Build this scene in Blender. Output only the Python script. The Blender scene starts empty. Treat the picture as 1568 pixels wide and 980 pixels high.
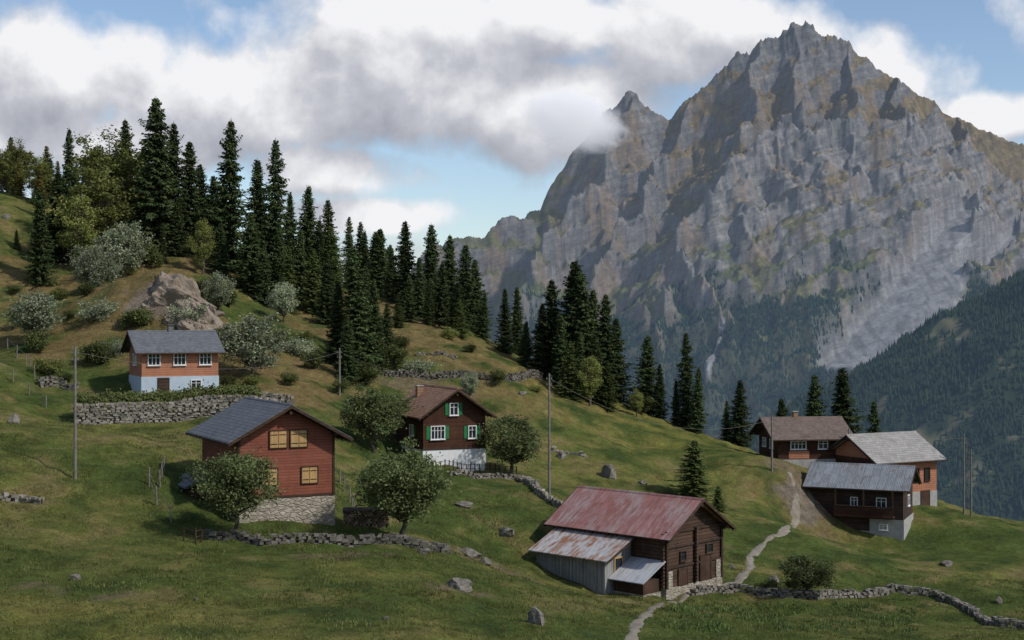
import bpy, math, random
import numpy as np
from mathutils import Vector, Matrix, noise as mnoise
rng=np.random.default_rng(7); random.seed(7)
F=2178.0
S=bpy.context.scene
def W(u,v,d): return ((u-784)/F*d, d, (490-v)/F*d)
# ------------------------------------------------------------ noise
PERM=rng.permutation(256); PERM=np.concatenate([PERM,PERM])
ANG=rng.random(256)*2*np.pi; GX=np.cos(ANG); GY=np.sin(ANG)
def pn(x,y,seed=0):
    xi=np.floor(x).astype(np.int64); yi=np.floor(y).astype(np.int64)
    xf=x-xi; yf=y-yi
    def g(ix,iy,fx,fy):
        h=PERM[(PERM[(ix+seed*37)&255]+iy+seed*11)&255]
        return GX[h]*fx+GY[h]*fy
    u=xf*xf*xf*(xf*(xf*6-15)+10); v=yf*yf*yf*(yf*(yf*6-15)+10)
    a=g(xi,yi,xf,yf); b=g(xi+1,yi,xf-1,yf); c=g(xi,yi+1,xf,yf-1); d=g(xi+1,yi+1,xf-1,yf-1)
    return (a+u*(b-a))+v*((c+u*(d-c))-(a+u*(b-a)))
def fbm(x,y,o=4,seed=0,gain=.5):
    s=0;a=1
    for i in range(o):
        s=s+a*pn(x*2**i,y*2**i,seed+i); a*=gain
    return s
def ridged(x,y,o=5,seed=0,gain=.5):
    s=0;a=1;t=0
    for i in range(o):
        n=1-np.abs(pn(x*2**i+3.1*i,y*2**i,seed+i))*2.2
        s=s+a*n*np.abs(n); t+=a; a*=gain
    return s/t
def sstep(a,b,x):
    t=np.clip((x-a)/(b-a),0,1); return t*t*(3-2*t)
# ------------------------------------------------------------ mesh helpers
def mk_np(name,V,Fc,mat,smooth=False,colors=None,link=True,parent=None):
    me=bpy.data.meshes.new(name)
    V=np.asarray(V,dtype=np.float32); Fc=np.asarray(Fc,dtype=np.int32)
    n=len(V); m,k=Fc.shape
    me.vertices.add(n); me.vertices.foreach_set('co',V.ravel())
    me.loops.add(m*k); me.loops.foreach_set('vertex_index',Fc.ravel())
    me.polygons.add(m); me.polygons.foreach_set('loop_start',np.arange(0,m*k,k,dtype=np.int32))
    me.update(calc_edges=True)
    if smooth: me.polygons.foreach_set('use_smooth',np.ones(m,dtype=bool))
    if colors is not None:
        at=me.color_attributes.new('col','FLOAT_COLOR','POINT')
        c=np.ones((n,4),dtype=np.float32); c[:,:3]=colors; at.data.foreach_set('color',c.ravel())
    me.materials.append(mat)
    if not link: return me
    ob=bpy.data.objects.new(name,me); S.collection.objects.link(ob)
    if parent: ob.parent=parent
    return ob
class MB:
    def __init__(s): s.v=[]; s.f=[]
    def poly(s,pts,faces):
        o=len(s.v); s.v+= [tuple(p) for p in pts]; s.f+=[tuple(i+o for i in f) for f in faces]
    def box(s,x0,x1,y0,y1,z0,z1):
        s.poly([(x0,y0,z0),(x1,y0,z0),(x1,y1,z0),(x0,y1,z0),(x0,y0,z1),(x1,y0,z1),(x1,y1,z1),(x0,y1,z1)],
        [(0,3,2,1),(4,5,6,7),(0,1,5,4),(1,2,6,5),(2,3,7,6),(3,0,4,7)])
    def hexa(s,p):
        s.poly(p,[(0,3,2,1),(4,5,6,7),(0,1,5,4),(1,2,6,5),(2,3,7,6),(3,0,4,7)])
    def tube(s,pts,rad,n=6):
        o=len(s.v); P=[Vector(p) for p in pts]
        for i,p in enumerate(P):
            t=(P[min(i+1,len(P)-1)]-P[max(i-1,0)]).normalized()
            a=t.orthogonal().normalized() if abs(t.z)<.9 else Vector((1,0,0))
            a=(a-t*a.dot(t)).normalized(); b=t.cross(a)
            for k in range(n):
                th=2*math.pi*k/n; q=p+(a*math.cos(th)+b*math.sin(th))*rad[i]; s.v.append(tuple(q))
        for i in range(len(P)-1):
            for k in range(n):
                s.f.append((o+i*n+k,o+i*n+(k+1)%n,o+(i+1)*n+(k+1)%n,o+(i+1)*n+k))
        s.f.append(tuple(o+(len(P)-1)*n+k for k in range(n)))
    def mesh(s,name,mats,midx=None,smooth=False):
        me=bpy.data.meshes.new(name); me.from_pydata(s.v,[],s.f); me.update()
        for m in (mats if isinstance(mats,list) else [mats]): me.materials.append(m)
        if midx: me.polygons.foreach_set('material_index',midx)
        if smooth: me.polygons.foreach_set('use_smooth',[True]*len(s.f))
        return me
    def make(s,name,mat,parent=None,smooth=False):
        ob=bpy.data.objects.new(name,s.mesh(name,mat,smooth=smooth)); S.collection.objects.link(ob)
        if parent: ob.parent=parent
        return ob
# ------------------------------------------------------------ node helpers
def newmat(name):
    m=bpy.data.materials.new(name); m.use_nodes=True; nt=m.node_tree
    b=nt.nodes['Principled BSDF']; b.inputs['Specular IOR Level'].default_value=.2; b.inputs['Roughness'].default_value=.85
    return m,nt,b
def N(nt,t,**kw):
    n=nt.nodes.new(t)
    for k,v in kw.items(): setattr(n,k,v)
    return n
def setin(nt,sock,v):
    if isinstance(v,bpy.types.NodeSocket): nt.links.new(v,sock)
    elif v is not None: sock.default_value=v
def M(nt,op,a,b=None,c=None,clamp=False):
    n=N(nt,'ShaderNodeMath',operation=op); n.use_clamp=clamp
    setin(nt,n.inputs[0],a); setin(nt,n.inputs[1],b); setin(nt,n.inputs[2],c)
    return n.outputs[0]
def noise(nt,vec,scale,detail=4,rough=.55,dist=0):
    n=N(nt,'ShaderNodeTexNoise'); nt.links.new(vec,n.inputs['Vector'])
    n.inputs['Scale'].default_value=scale; n.inputs['Detail'].default_value=detail; n.inputs['Roughness'].default_value=rough
    n.inputs['Distortion'].default_value=dist
    return n.outputs['Fac']
def mapr(nt,v,a,b,c,d):
    n=N(nt,'ShaderNodeMapRange'); setin(nt,n.inputs[0],v)
    for i,x in enumerate((a,b,c,d)): n.inputs[i+1].default_value=x
    return n.outputs[0]
def mix(nt,f,a,b,bt='MIX'):
    n=N(nt,'ShaderNodeMix',data_type='RGBA',blend_type=bt)
    setin(nt,n.inputs[0],f)
    for s,v in ((n.inputs[6],a),(n.inputs[7],b)):
        if isinstance(v,bpy.types.NodeSocket): nt.links.new(v,s)
        else: s.default_value=(*v,1)
    return n.outputs[2]
def scalecol(nt,col,f):
    n=N(nt,'ShaderNodeVectorMath',operation='SCALE'); setin(nt,n.inputs[0],col); setin(nt,n.inputs[3],f); return n.outputs[0]
def bump(nt,b,h,strength=.5,dist=.05):
    n=N(nt,'ShaderNodeBump'); n.inputs['Strength'].default_value=strength; n.inputs['Distance'].default_value=dist
    nt.links.new(h,n.inputs['Height']); nt.links.new(n.outputs[0],b.inputs['Normal'])
def objc(nt): return N(nt,'ShaderNodeTexCoord').outputs['Object']
def sep(nt,v):
    n=N(nt,'ShaderNodeSeparateXYZ'); nt.links.new(v,n.inputs[0]); return n.outputs
def comb(nt,x,y,z):
    n=N(nt,'ShaderNodeCombineXYZ'); setin(nt,n.inputs[0],x); setin(nt,n.inputs[1],y); setin(nt,n.inputs[2],z); return n.outputs[0]
def airlight(m,nt,b,fac,col=(.36,.46,.62)):  # distance haze put into the material as a constant bluish glow
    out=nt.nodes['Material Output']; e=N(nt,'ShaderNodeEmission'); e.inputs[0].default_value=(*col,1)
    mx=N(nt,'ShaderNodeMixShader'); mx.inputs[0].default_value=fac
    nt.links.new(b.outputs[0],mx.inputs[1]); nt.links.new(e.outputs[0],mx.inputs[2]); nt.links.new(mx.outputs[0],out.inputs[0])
def m_noise(name,c1,c2,scale=3,det=6,bstr=.4,bd=.05,rough=.85):
    m,nt,b=newmat(name); o=objc(nt); n=noise(nt,o,scale,det,.65)
    nt.links.new(mix(nt,mapr(nt,n,.3,.7,0,1),c1,c2),b.inputs['Base Color']); bump(nt,b,noise(nt,o,scale*4,5),bstr,bd)
    b.inputs['Roughness'].default_value=rough; return m
def m_wood(name,c1,c2,period=.2,vert=False,gap=.1,stain=.5,grey=.25):
    m,nt,b=newmat(name); o=objc(nt); x,y,z=sep(nt,o)
    q=M(nt,'ADD',x,y) if vert else z
    q=M(nt,'DIVIDE',q,period); fl=M(nt,'FLOOR',q); fr=M(nt,'FRACT',q)
    wn=N(nt,'ShaderNodeTexWhiteNoise',noise_dimensions='1D'); nt.links.new(fl,wn.inputs['W'])
    st=comb(nt,M(nt,'MULTIPLY',x,12 if vert else 1),M(nt,'MULTIPLY',y,12 if vert else 1),M(nt,'MULTIPLY',z,1 if vert else 12))
    g=noise(nt,st,1.6,5,.7)
    t=M(nt,'ADD',M(nt,'MULTIPLY',wn.outputs[0],.45),M(nt,'MULTIPLY',mapr(nt,g,.3,.7,0,1),.55))
    col=mix(nt,t,c1,c2)
    # weathered grey drips running down the boards
    dr=noise(nt,comb(nt,M(nt,'MULTIPLY',x,3.5),M(nt,'MULTIPLY',y,3.5),M(nt,'MULTIPLY',z,.5)),1.,5,.7)
    l=sum(c2)/3*.9; col=mix(nt,mapr(nt,dr,.48,.7,0,grey),col,(l,l*.93,l*.86))
    big=mapr(nt,noise(nt,o,.5,4,.7),.35,.7,1.1,1-stain)
    gp=M(nt,'LESS_THAN',fr,gap); k=M(nt,'MULTIPLY',big,M(nt,'SUBTRACT',1,M(nt,'MULTIPLY',gp,.6)))
    nt.links.new(scalecol(nt,col,k),b.inputs['Base Color'])
    bump(nt,b,M(nt,'SUBTRACT',M(nt,'MULTIPLY',g,.3),M(nt,'MULTIPLY',gp,1)),.6,.03); return m
def m_roof(name,c1,c2,row=.16,colw=.28,rough=.7):
    m,nt,b=newmat(name); o=objc(nt); x,y,z=sep(nt,o)
    r=M(nt,'DIVIDE',z,row); rf=M(nt,'FLOOR',r); rr=M(nt,'FRACT',r)
    c=M(nt,'ADD',M(nt,'DIVIDE',y,colw),M(nt,'MULTIPLY',rf,.5)); cf=M(nt,'FLOOR',c); cr=M(nt,'FRACT',c)
    wn=N(nt,'ShaderNodeTexWhiteNoise',noise_dimensions='2D'); nt.links.new(comb(nt,rf,cf,0),wn.inputs['Vector'])
    big=noise(nt,o,.6,5,.7)
    t=M(nt,'ADD',M(nt,'MULTIPLY',wn.outputs[0],.55),M(nt,'MULTIPLY',mapr(nt,big,.3,.7,0,1),.5))
    gp=M(nt,'MAXIMUM',M(nt,'LESS_THAN',rr,.14),M(nt,'LESS_THAN',cr,.06))
    col=mix(nt,t,c1,c2); lich=mapr(nt,noise(nt,o,1.4,7,.75),.55,.68,0,.5); l=sum(c2)/3
    col=mix(nt,lich,col,(l*.75,l*.72,l*.5))
    nt.links.new(scalecol(nt,col,M(nt,'SUBTRACT',1,M(nt,'MULTIPLY',gp,.45))),b.inputs['Base Color'])
    bump(nt,b,M(nt,'MULTIPLY',rr,-1),.5,.03); b.inputs['Roughness'].default_value=rough; return m
def m_metal(name,c1,c2,rust,amt=.5,sheet=.85,lo=.5,hi=.62):
    m,nt,b=newmat(name); o=objc(nt); x,y,z=sep(nt,o)
    c=M(nt,'DIVIDE',M(nt,'ADD',y,0),sheet); cf=M(nt,'FLOOR',c); cr=M(nt,'FRACT',c)
    r=M(nt,'FLOOR',M(nt,'DIVIDE',z,.75))
    wn=N(nt,'ShaderNodeTexWhiteNoise',noise_dimensions='2D'); nt.links.new(comb(nt,cf,r,0),wn.inputs['Vector'])
    st=comb(nt,M(nt,'MULTIPLY',x,.6),M(nt,'MULTIPLY',y,3),M(nt,'MULTIPLY',z,1))
    n1=noise(nt,st,1.1,6,.7); n2=noise(nt,o,.45,5,.6)
    col=mix(nt,M(nt,'ADD',M(nt,'MULTIPLY',wn.outputs[0],.6),M(nt,'MULTIPLY',n1,.4)),c1,c2)
    k=M(nt,'MULTIPLY',mapr(nt,M(nt,'ADD',M(nt,'MULTIPLY',n1,.6),M(nt,'MULTIPLY',n2,.4)),lo,hi,0,1),amt)
    col=mix(nt,k,col,rust)
    gp=M(nt,'LESS_THAN',cr,.05); dk=mapr(nt,noise(nt,st,2.3,6,.75),.35,.65,.72,1.12)
    nt.links.new(scalecol(nt,col,M(nt,'MULTIPLY',dk,M(nt,'SUBTRACT',1,M(nt,'MULTIPLY',gp,.4)))),b.inputs['Base Color'])
    w=M(nt,'SINE',M(nt,'MULTIPLY',y,2*math.pi/.17)); bump(nt,b,w,.5,.02)
    b.inputs['Roughness'].default_value=.6; b.inputs['Specular IOR Level'].default_value=.3; return m
def m_island(name,cols,var=.5,scale=1.5,transl=0,bs=.3,tint=None):
    m,nt,b=newmat(name); g=N(nt,'ShaderNodeNewGeometry'); ri=g.outputs['Random Per Island']
    o=objc(nt)
    col=mix(nt,ri,cols[0],cols[1]); n=noise(nt,o,scale,3,.6)
    if len(cols)>2: col=mix(nt,mapr(nt,n,.5,.68,0,1),col,cols[2])
    oi=N(nt,'ShaderNodeObjectInfo')
    k=M(nt,'MULTIPLY',mapr(nt,n,.3,.7,1-var,1+var),mapr(nt,oi.outputs['Random'],0,1,.65,1.4))
    col=scalecol(nt,col,k)
    nt.links.new(col,b.inputs['Base Color'])
    if transl:
        b.inputs['Specular IOR Level'].default_value=.08
        out=nt.nodes['Material Output']; t=N(nt,'ShaderNodeBsdfTranslucent'); nt.links.new(col,t.inputs[0])
        mx=N(nt,'ShaderNodeMixShader'); mx.inputs[0].default_value=transl
        nt.links.new(b.outputs[0],mx.inputs[1]); nt.links.new(t.outputs[0],mx.inputs[2]); nt.links.new(mx.outputs[0],out.inputs[0])
    elif bs: bump(nt,b,noise(nt,o,scale*5,5,.7),bs,.05)
    return m
# ------------------------------------------------------------ terrain
ctl=[(-100,1050,52),(784,1050,56),(1700,1050,66),(0,980,60),(400,980,62),(784,980,66),(1000,980,74),(1300,980,78),(1568,980,82),
(0,880,75),(300,880,78),(600,880,82),(800,900,88),(0,780,92),(130,735,100),(320,828,93),(440,808,98),(515,806,101),(400,830,93.5),(620,830,97),(690,848,98),
(60,640,120),(0,560,138),(100,500,158),(250,652,128),(150,652,127),(420,655,128),(270,605,137),(120,600,138),(390,603,141),
(600,722,128),(650,714,134.5),(740,716,138),(820,745,128),(850,790,118),(960,912,104),(1060,908,107),(830,890,105),
(1150,852,124),(1205,805,135),(1300,818,148),(1215,742,150),(1200,703,165),(1400,765,160),(1240,800,148),
(1250,905,112),(1450,900,120),(1568,965,100),(1568,870,130),(1568,815,150),(1000,760,140),(900,700,150),(1000,685,163),(1100,750,147),
(700,505,190),(840,582,180),(920,617,178),(1000,644,176),(1080,670,174),(1150,695,172),(1240,714,175),(1440,768,168),(1500,792,160),
(600,590,160),(650,540,172),(800,605,165),(750,650,155),(600,645,148),(480,560,158),(500,490,185),(600,475,195),(400,475,178),
(265,505,155),(265,430,163),(200,435,165),(330,490,165),(350,562,150),(60,450,175),(0,400,182),(0,330,200),(100,400,190),(240,390,190),
(0,300,230),(200,345,225),(400,405,215),(550,445,215),(-200,300,200),(-200,600,120),(-200,800,85)]
def micro(x,y): return 1.3*fbm(x/34,y/34,3,1)+.5*fbm(x/9,y/9,3,5)
P=[];Z=[]
for u,v,d in ctl:
    x,y,z=W(u,v,d); P.append((x,y)); Z.append(z)
for x,y,z in [(0,0,-1.8),(0,10,-4.5),(0,25,-8.3),(0,40,-11.6),(-50,0,-1.8),(50,0,-3.5),(60,30,-13),(-45,25,-8),(100,60,-18),(130,120,-24),
 (-10,240,-8),(15,230,-25),(35,225,-33),(60,225,-40),(85,215,-44),(120,180,-40),(-10,300,-60),(40,300,-80),(100,300,-85),(-110,300,10),(-60,300,-12),(-140,200,22),(-120,120,2),(-100,60,-8)]:
    P.append((x,y)); Z.append(z)
P=np.array(P); Z=np.array(Z)-micro(P[:,0],P[:,1]); P=P/100
def U(r2): return .5*r2*np.log(r2+1e-9)
n=len(P); r2=((P[:,None]-P[None])**2).sum(-1)
A=np.zeros((n+3,n+3)); A[:n,:n]=U(r2)+np.eye(n)*1.5e-5; A[:n,n]=1; A[:n,n+1:]=P; A[n,:n]=1; A[n+1:,:n]=P.T
sol=np.linalg.solve(A,np.concatenate([Z,[0,0,0]]))
def gheight(x,y):
    xc=np.clip(x,-150,190)/100; yc=np.clip(y,-20,300)/100
    z=sol[n]+sol[n+1]*xc+sol[n+2]*yc
    for i in range(n): z=z+sol[i]*U((xc-P[i,0])**2+(yc-P[i,1])**2)
    z=z+micro(x,y)+.30*fbm(x/2.8,y/2.8,3,9)
    rough=np.exp(-(((x+42)/18)**2+((y-160)/9)**2))+.6*np.exp(-(((x+15)/28)**2+((y-170)/14)**2))
    z=z+rough*1.5*ridged(x/9,y/9,4,20)
    z=z+.09*np.sin(2*np.pi*(z+.6*fbm(x/12,y/12,2,8))/.9)
    w=np.maximum(sstep(300,900,y),sstep(230,700,x))
    z=z*(1-w)+w*(-450+20*fbm(x/400,y/400,3,3))
    return z
def geo(a,b,k): return a*np.power(b/a,np.linspace(0,1,k))
xs=np.concatenate([-geo(130,13000,45)[::-1],np.arange(-129.4,175,.6),geo(175.5,13000,45)])
ys=np.concatenate([np.arange(-300,-20,20),np.arange(-20,50,3),np.arange(50,225,.55),np.arange(225,320,2.5),geo(322,15000,60)])
XX,YY=np.meshgrid(xs,ys); ZZ=gheight(XX,YY)
def ground(x,y):
    x=np.asarray(x,float); y=np.asarray(y,float)
    i=np.clip(np.searchsorted(xs,x)-1,0,len(xs)-2); j=np.clip(np.searchsorted(ys,y)-1,0,len(ys)-2)
    fx=(x-xs[i])/(xs[i+1]-xs[i]); fy=(y-ys[j])/(ys[j+1]-ys[j])
    return (ZZ[j,i]*(1-fx)+ZZ[j,i+1]*fx)*(1-fy)+(ZZ[j+1,i]*(1-fx)+ZZ[j+1,i+1]*fx)*fy
DS=np.arange(45,260,.2)
def hit(u,v):
    x=(u-784)/F*DS; z=(490-v)/F*DS; g=ground(x,DS); k=np.where(g>=z)[0]
    i=k[0] if len(k) else int(np.argmin(z-g))
    return (x[i],DS[i],g[i])
def gridfaces(nx,ny):
    i=np.arange(nx-1); j=np.arange(ny-1); I,J=np.meshgrid(i,j); a=(J*nx+I).ravel()
    return np.stack([a,a+1,a+nx+1,a+nx],1)
gy,gx=np.gradient(ZZ,ys,xs); SL=np.sqrt(gx**2+gy**2)
def blob(u,v,rx,ry):
    x,y,_=hit(u,v); return np.exp(-((XX-x)/rx)**2-((YY-y)/ry)**2)
n1=fbm(XX/22,YY/22,4,31); n2=fbm(XX/5,YY/5,4,41); n3=fbm(XX/1.6,YY/2.4,3,47)
def lerp(a,b,t): return a*(1-t[...,None])+np.array(b)*t[...,None]
C=np.zeros(XX.shape+(3,))+np.array((.086,.117,.029))
C=lerp(C,(.178,.176,.050),np.clip(.40+1.6*n1+.9*n2+.5*n3,0,1))
C=lerp(C,(.050,.074,.022),np.clip(-2.0*n2-.2+.6*n3,0,.7))
C=lerp(C,(.215,.170,.078),sstep(.13,.48,n2+.5*n3+.3*n1)*.62)
och=0
for b_ in [(640,520,16,11),(760,560,12,9),(700,600,8,6),(250,470,16,10),(100,430,18,12),(470,600,9,7),(550,600,9,6),(60,520,9,8),(810,580,16,5),(560,480,16,10)]: och=np.maximum(och,blob(*b_))
och=np.maximum(och*1.7,sstep(.5,.9,SL)*.9)
C=lerp(C,(.205,.148,.064),np.clip(och*(.7+1.6*n2+.8*n1),0,.85))
yel=np.maximum(blob(60,960,16,6),np.maximum(blob(1000,650,16,14),blob(450,880,9,6)*.8))
C=lerp(C,(.21,.195,.050),np.clip(yel*(.5+1.2*n2),0,.7))
dirtm=0
for b_ in [(740,862,4,3.5),(540,852,4,2),(1225,740,4,5),(1000,905,4,3),(100,905,3,2),(700,905,3,2),(640,590,8,3),(370,615,4,2)]: dirtm=np.maximum(dirtm,blob(*b_))
C=lerp(C,(.20,.155,.095),np.clip(sstep(.3,.75,dirtm*(.9+1.4*n2+n3))*.8,0,.8))
C=lerp(C,(.22,.18,.14),np.clip(sstep(.95,1.4,SL)+sstep(.3,.55,blob(265,465,7,4)*(.6+n2)),0,1)*(YY<260))
C=lerp(C,(.035,.05,.02),sstep(260,330,YY))
m_ground,nt,b=newmat('meadow_ground'); ca=N(nt,'ShaderNodeVertexColor'); ca.layer_name='col'; o=objc(nt)
f1=mapr(nt,noise(nt,o,.9,6,.7),.3,.7,.56,1.38); f2=mapr(nt,noise(nt,o,7,4,.8),.3,.7,.52,1.48)
col=scalecol(nt,ca.outputs[0],M(nt,'MULTIPLY',f1,f2))
col=mix(nt,mapr(nt,noise(nt,o,.4,7,.8),.56,.68,0,.5),col,(.18,.145,.06))
nt.links.new(col,b.inputs['Base Color']); bump(nt,b,M(nt,'ADD',noise(nt,o,1.6,6,.75),M(nt,'MULTIPLY',noise(nt,o,12,4,.7),.3)),1.,.45)
b.inputs['Roughness'].default_value=1; b.inputs['Specular IOR Level'].default_value=.05
mk_np('ground',np.stack([XX,YY,ZZ],-1).reshape(-1,3),gridfaces(len(xs),len(ys)),m_ground,True,C.reshape(-1,3))
# ------------------------------------------------------------ mountain
def ridges(x,y,lines,slope,cl,L):
    H=np.full(x.shape,-1e4)
    for ln in lines:
        pts=[W(*p) for p in ln]
        for a,b2 in zip(pts[:-1],pts[1:]):
            dx=b2[0]-a[0]; dy=b2[1]-a[1]; t=np.clip(((x-a[0])*dx+(y-a[1])*dy)/(dx*dx+dy*dy),0,1)
            dist=np.hypot(x-a[0]-t*dx,y-a[1]-t*dy)
            H=np.maximum(H,a[2]+t*(b2[2]-a[2])-slope*dist-cl*(1-np.exp(-dist/L)))
    return H
crest=[(842,308,5950),(850,268,5960),(875,232,5970),(900,208,5980),(935,162,6000),(952,150,6000),(968,142,6000),(985,158,6000),(1005,172,6000),(1022,182,6020),(1045,160,6000),(1060,150,6000),(1090,125,6000),(1125,88,6000),(1150,84,5990),(1165,62,5990),(1190,62,6000),(1205,45,6000),(1213,34,6000),(1225,42,6000),(1240,38,6000),(1260,52,6000),(1300,64,6000),(1330,95,6010),(1360,116,6020),(1440,160,6050),(1500,190,6050),(1568,222,6050),(1700,290,6050),(1900,380,6000)]
lines=[crest,[(842,308,5950),(780,336,5850),(690,354,5750),(620,395,5600),(480,470,5500),(300,560,5400)]]
edge=[(1045,345,5230),(1085,290,5350),(1130,240,5480),(1190,188,5600),(1240,182,5600),(1290,174,5620),(1400,167,5650),(1480,215,5700),(1568,270,5750),(1700,340,5750)]
shoulder=[edge,[(1213,40,5990),(1225,110,5800),(1240,182,5600)],[(1300,68,6000),(1300,120,5800),(1290,174,5620)],[(1370,116,6020),(1385,140,5830),(1390,167,5640)],[(1470,175,6050),(1480,215,5700)],
[(1165,62,5990),(1160,130,5800),(1130,240,5480)]]
butt=[[(1045,345,5230),(1070,400,5080),(1110,480,4880),(1150,600,4600)],
[(970,147,5980),(945,215,5830),(925,275,5700),(870,300,5640),(835,350,5480),(790,440,5200),(760,560,4950)],
[(1060,152,5990),(1030,215,5830),(1000,262,5700),(960,330,5520),(915,400,5350),(890,500,5050),(930,600,4800)],
[(1290,174,5620),(1300,250,5480),(1320,340,5300),(1290,430,5050),(1250,530,4850),(1230,620,4650)],
[(1190,188,5600),(1205,260,5470),(1190,350,5280),(1190,440,4980),(1200,560,4700)],
[(1400,167,5650),(1410,250,5500),(1390,340,5320),(1350,420,5120),(1310,520,4900)],
[(1480,215,5700),(1465,290,5540),(1430,345,5380)],
[(1568,270,5750),(1570,340,5550),(1550,430,5350),(1500,520,5000)],[(1010,400,5150),(1010,500,4900),(1040,600,4700)]]
step=4.6
mx=np.arange(W(640,0,4500)[0]-250,W(1720,0,6000)[0],step); my=np.arange(4250,6250,step)
MX,MY=np.meshgrid(mx,my)
def blur(a,r):
    for ax in (0,1):
        c=np.cumsum(np.insert(np.pad(a,[(r,r) if i==ax else (0,0) for i in (0,1)],mode='edge'),0,0,axis=ax),axis=ax)
        a=(np.take(c,range(2*r+1,c.shape[ax]),axis=ax)-np.take(c,range(0,c.shape[ax]-2*r-1),axis=ax))/(2*r+1)
    return a
w1=fbm(MX/260,MY/260,4,50); w2=fbm(MX/260,MY/260,4,60); w3=fbm(MX/45,MY/45,4,52); w4=fbm(MX/45,MY/45,4,62)
cd=np.abs(MY-6000); wc=.15+.85*sstep(0,130,cd)
wx=MX+(70*w1+14*w3)*wc; wy=MY+(70*w2+14*w4)*wc
Hc=ridges(wx,wy,lines,.80,430,330); Hs=ridges(wx,wy,shoulder,.95,110,70); Hb=ridges(wx,wy,butt,1.0,190,90)
H=np.maximum(Hc,np.maximum(Hs,Hb))
ex=np.array([W(*q)[0] for q in edge]); ey=np.array([W(*q)[1] for q in edge]); EY=np.interp(wx,ex,ey)
inx=sstep(W(1045,0,5230)[0]-40,W(1045,0,5230)[0]+60,wx)
above=sstep(-10,50,wy-EY)*inx; wall=sstep(20,-30,wy-EY)*sstep(-420,-330,wy-EY)*inx
amp=.3+.7*sstep(20,240,cd)
grassL=sstep(430,60,MX)
sm=1-.6*grassL
# crags first, then the limestone beds are cut across them (tilted up to the right)
g1=ridged(wx/340,wy/420,3,70,.5); g2=ridged(wx/150,wy/170,4,75,.5); g3=ridged(wx/50,wy/50,4,80,.55)
H=H+sm*amp*(80*g1+40*g2-56)
tilt=.36-.30*grassL
HB=blur(H,4)
def terr(tz,p,sharp): 
    ph=tz/p; fr=ph-np.floor(ph); return p*(sstep(sharp,1,fr)-fr)
def ledge(tz,p,sharp): 
    ph=tz/p; fr=ph-np.floor(ph); return sstep(sharp+.12,sharp-.08,fr)*sstep(0,.06,fr)
tz=HB-tilt*MX+.1*MY+55*fbm(MX/330,MY/330,3,95); tb=tz+9*w1+4*w3
br=.35+.75*sstep(-.35,.35,fbm(MX/160,MY/160,3,99))
H=H+amp*(.85*terr(tz,124,.5)*(1-.4*wall)*br+.62*terr(tb,47,.42)*br)
H=H+sm*(8*g3*(.4+amp)+4.5*fbm(MX/18,MY/18,3,90))+.4*amp*terr(blur(H,1)-tilt*MX,21,.3)
pin=ridged(MX/62,MY/110,4,180,.65); seg=sstep(650,800,MX)*sstep(1560,1380,MX)+.8*sstep(320,380,MX)*sstep(640,560,MX)+.25
H=H+np.exp(-(cd/70)**2)*seg*(34*pin-6)
def fan(a,b2,w0,w1_):
    a=W(*a); b2=W(*b2); dx=b2[0]-a[0]; dy=b2[1]-a[1]; t=((MX-a[0])*dx+(MY-a[1])*dy)/(dx*dx+dy*dy); tc=np.clip(t,0,1)
    dist=np.hypot(MX-a[0]-tc*dx,MY-a[1]-tc*dy)+30*fbm(MX/80,MY/80,4,99); w=w0+(w1_-w0)*tc
    return 1-sstep(.8*w,1.1*w,dist), a[2]+tc*(b2[2]-a[2])-.05*dist
scree=0
for a,b2,a0,a1_ in [((1482,338,5450),(1352,575,4700),40,230),((1560,370,5500),(1490,470,5150),18,70),((1110,500,4900),(1085,570,4700),5,16)]:
    mk,hh=fan(a,b2,a0,a1_)
    H=H*(1-mk)+(hh+(42 if a1_>20 else 10)+2*fbm(MX/60,MY/160,3,12))*mk; scree=np.maximum(scree,mk)
H=np.maximum(H,-500)
gy,gx=np.gradient(H,my,mx); sl=np.sqrt(gx*gx+gy*gy)
slb=blur(sl,3)
nz=fbm(MX/140,MY/140,5,110); nf=fbm(MX/25,MY/25,4,120); nb_=fbm(MX/330,MY/330,4,133)
ns=fbm((MX+.2*H)/130,(H-tilt*MX)/15,4,130)
C=np.zeros(MX.shape+(3,))+np.array((.132,.129,.128))
C=lerp(C,(.225,.214,.203),np.clip(.15+1.2*ns+.8*nf+.6*nz+.35*wall,0,1))
C=lerp(C,(.175,.125,.082),np.clip(2.2*nz+.05+.8*nf+.5*ns-.3*wall,0,.75))
C=lerp(C,(.072,.070,.076),np.clip(-1.7*ns-.2-.8*nf,0,.75))
L1=ledge(tz,124,.5)*br; L2=ledge(tb,47,.42)*br
p1=np.percentile(slb,30)
thr=p1+.18+.7*nz+.35*nf+.6*nb_-sstep(650,1250,H)*.25+sstep(520,-100,H)*.85+grassL*1.2+.95*above*sstep(1150,800,H)+.4*above-.3*wall+.8*L1+.45*L2
gm=sstep(.25,-.2,.3*sl+.7*slb-thr)
gc=lerp(np.zeros(MX.shape+(3,))+np.array((.150,.112,.055)),(.082,.095,.034),np.maximum(sstep(700,50,H+350*nz),grassL*.8))
gc=gc*(1+.6*nf[...,None])
C=C*(1-gm[...,None]*.92)+gc*gm[...,None]*.92
C=lerp(C,(.25,.247,.25),scree*.95); C=C*(1-(scree*np.clip(1.1*fbm(MX/25,MY/120,4,12),0,.3))[...,None])
fo=sstep(120,-90,H+260*nz+90*nf-60*sstep(500,1100,MX))*(1-scree)
C=lerp(C,(.04,.055,.03),fo*.85)
m_mt,nt,b=newmat('mountain_rock'); ca=N(nt,'ShaderNodeVertexColor'); ca.layer_name='col'; o=objc(nt)
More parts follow.
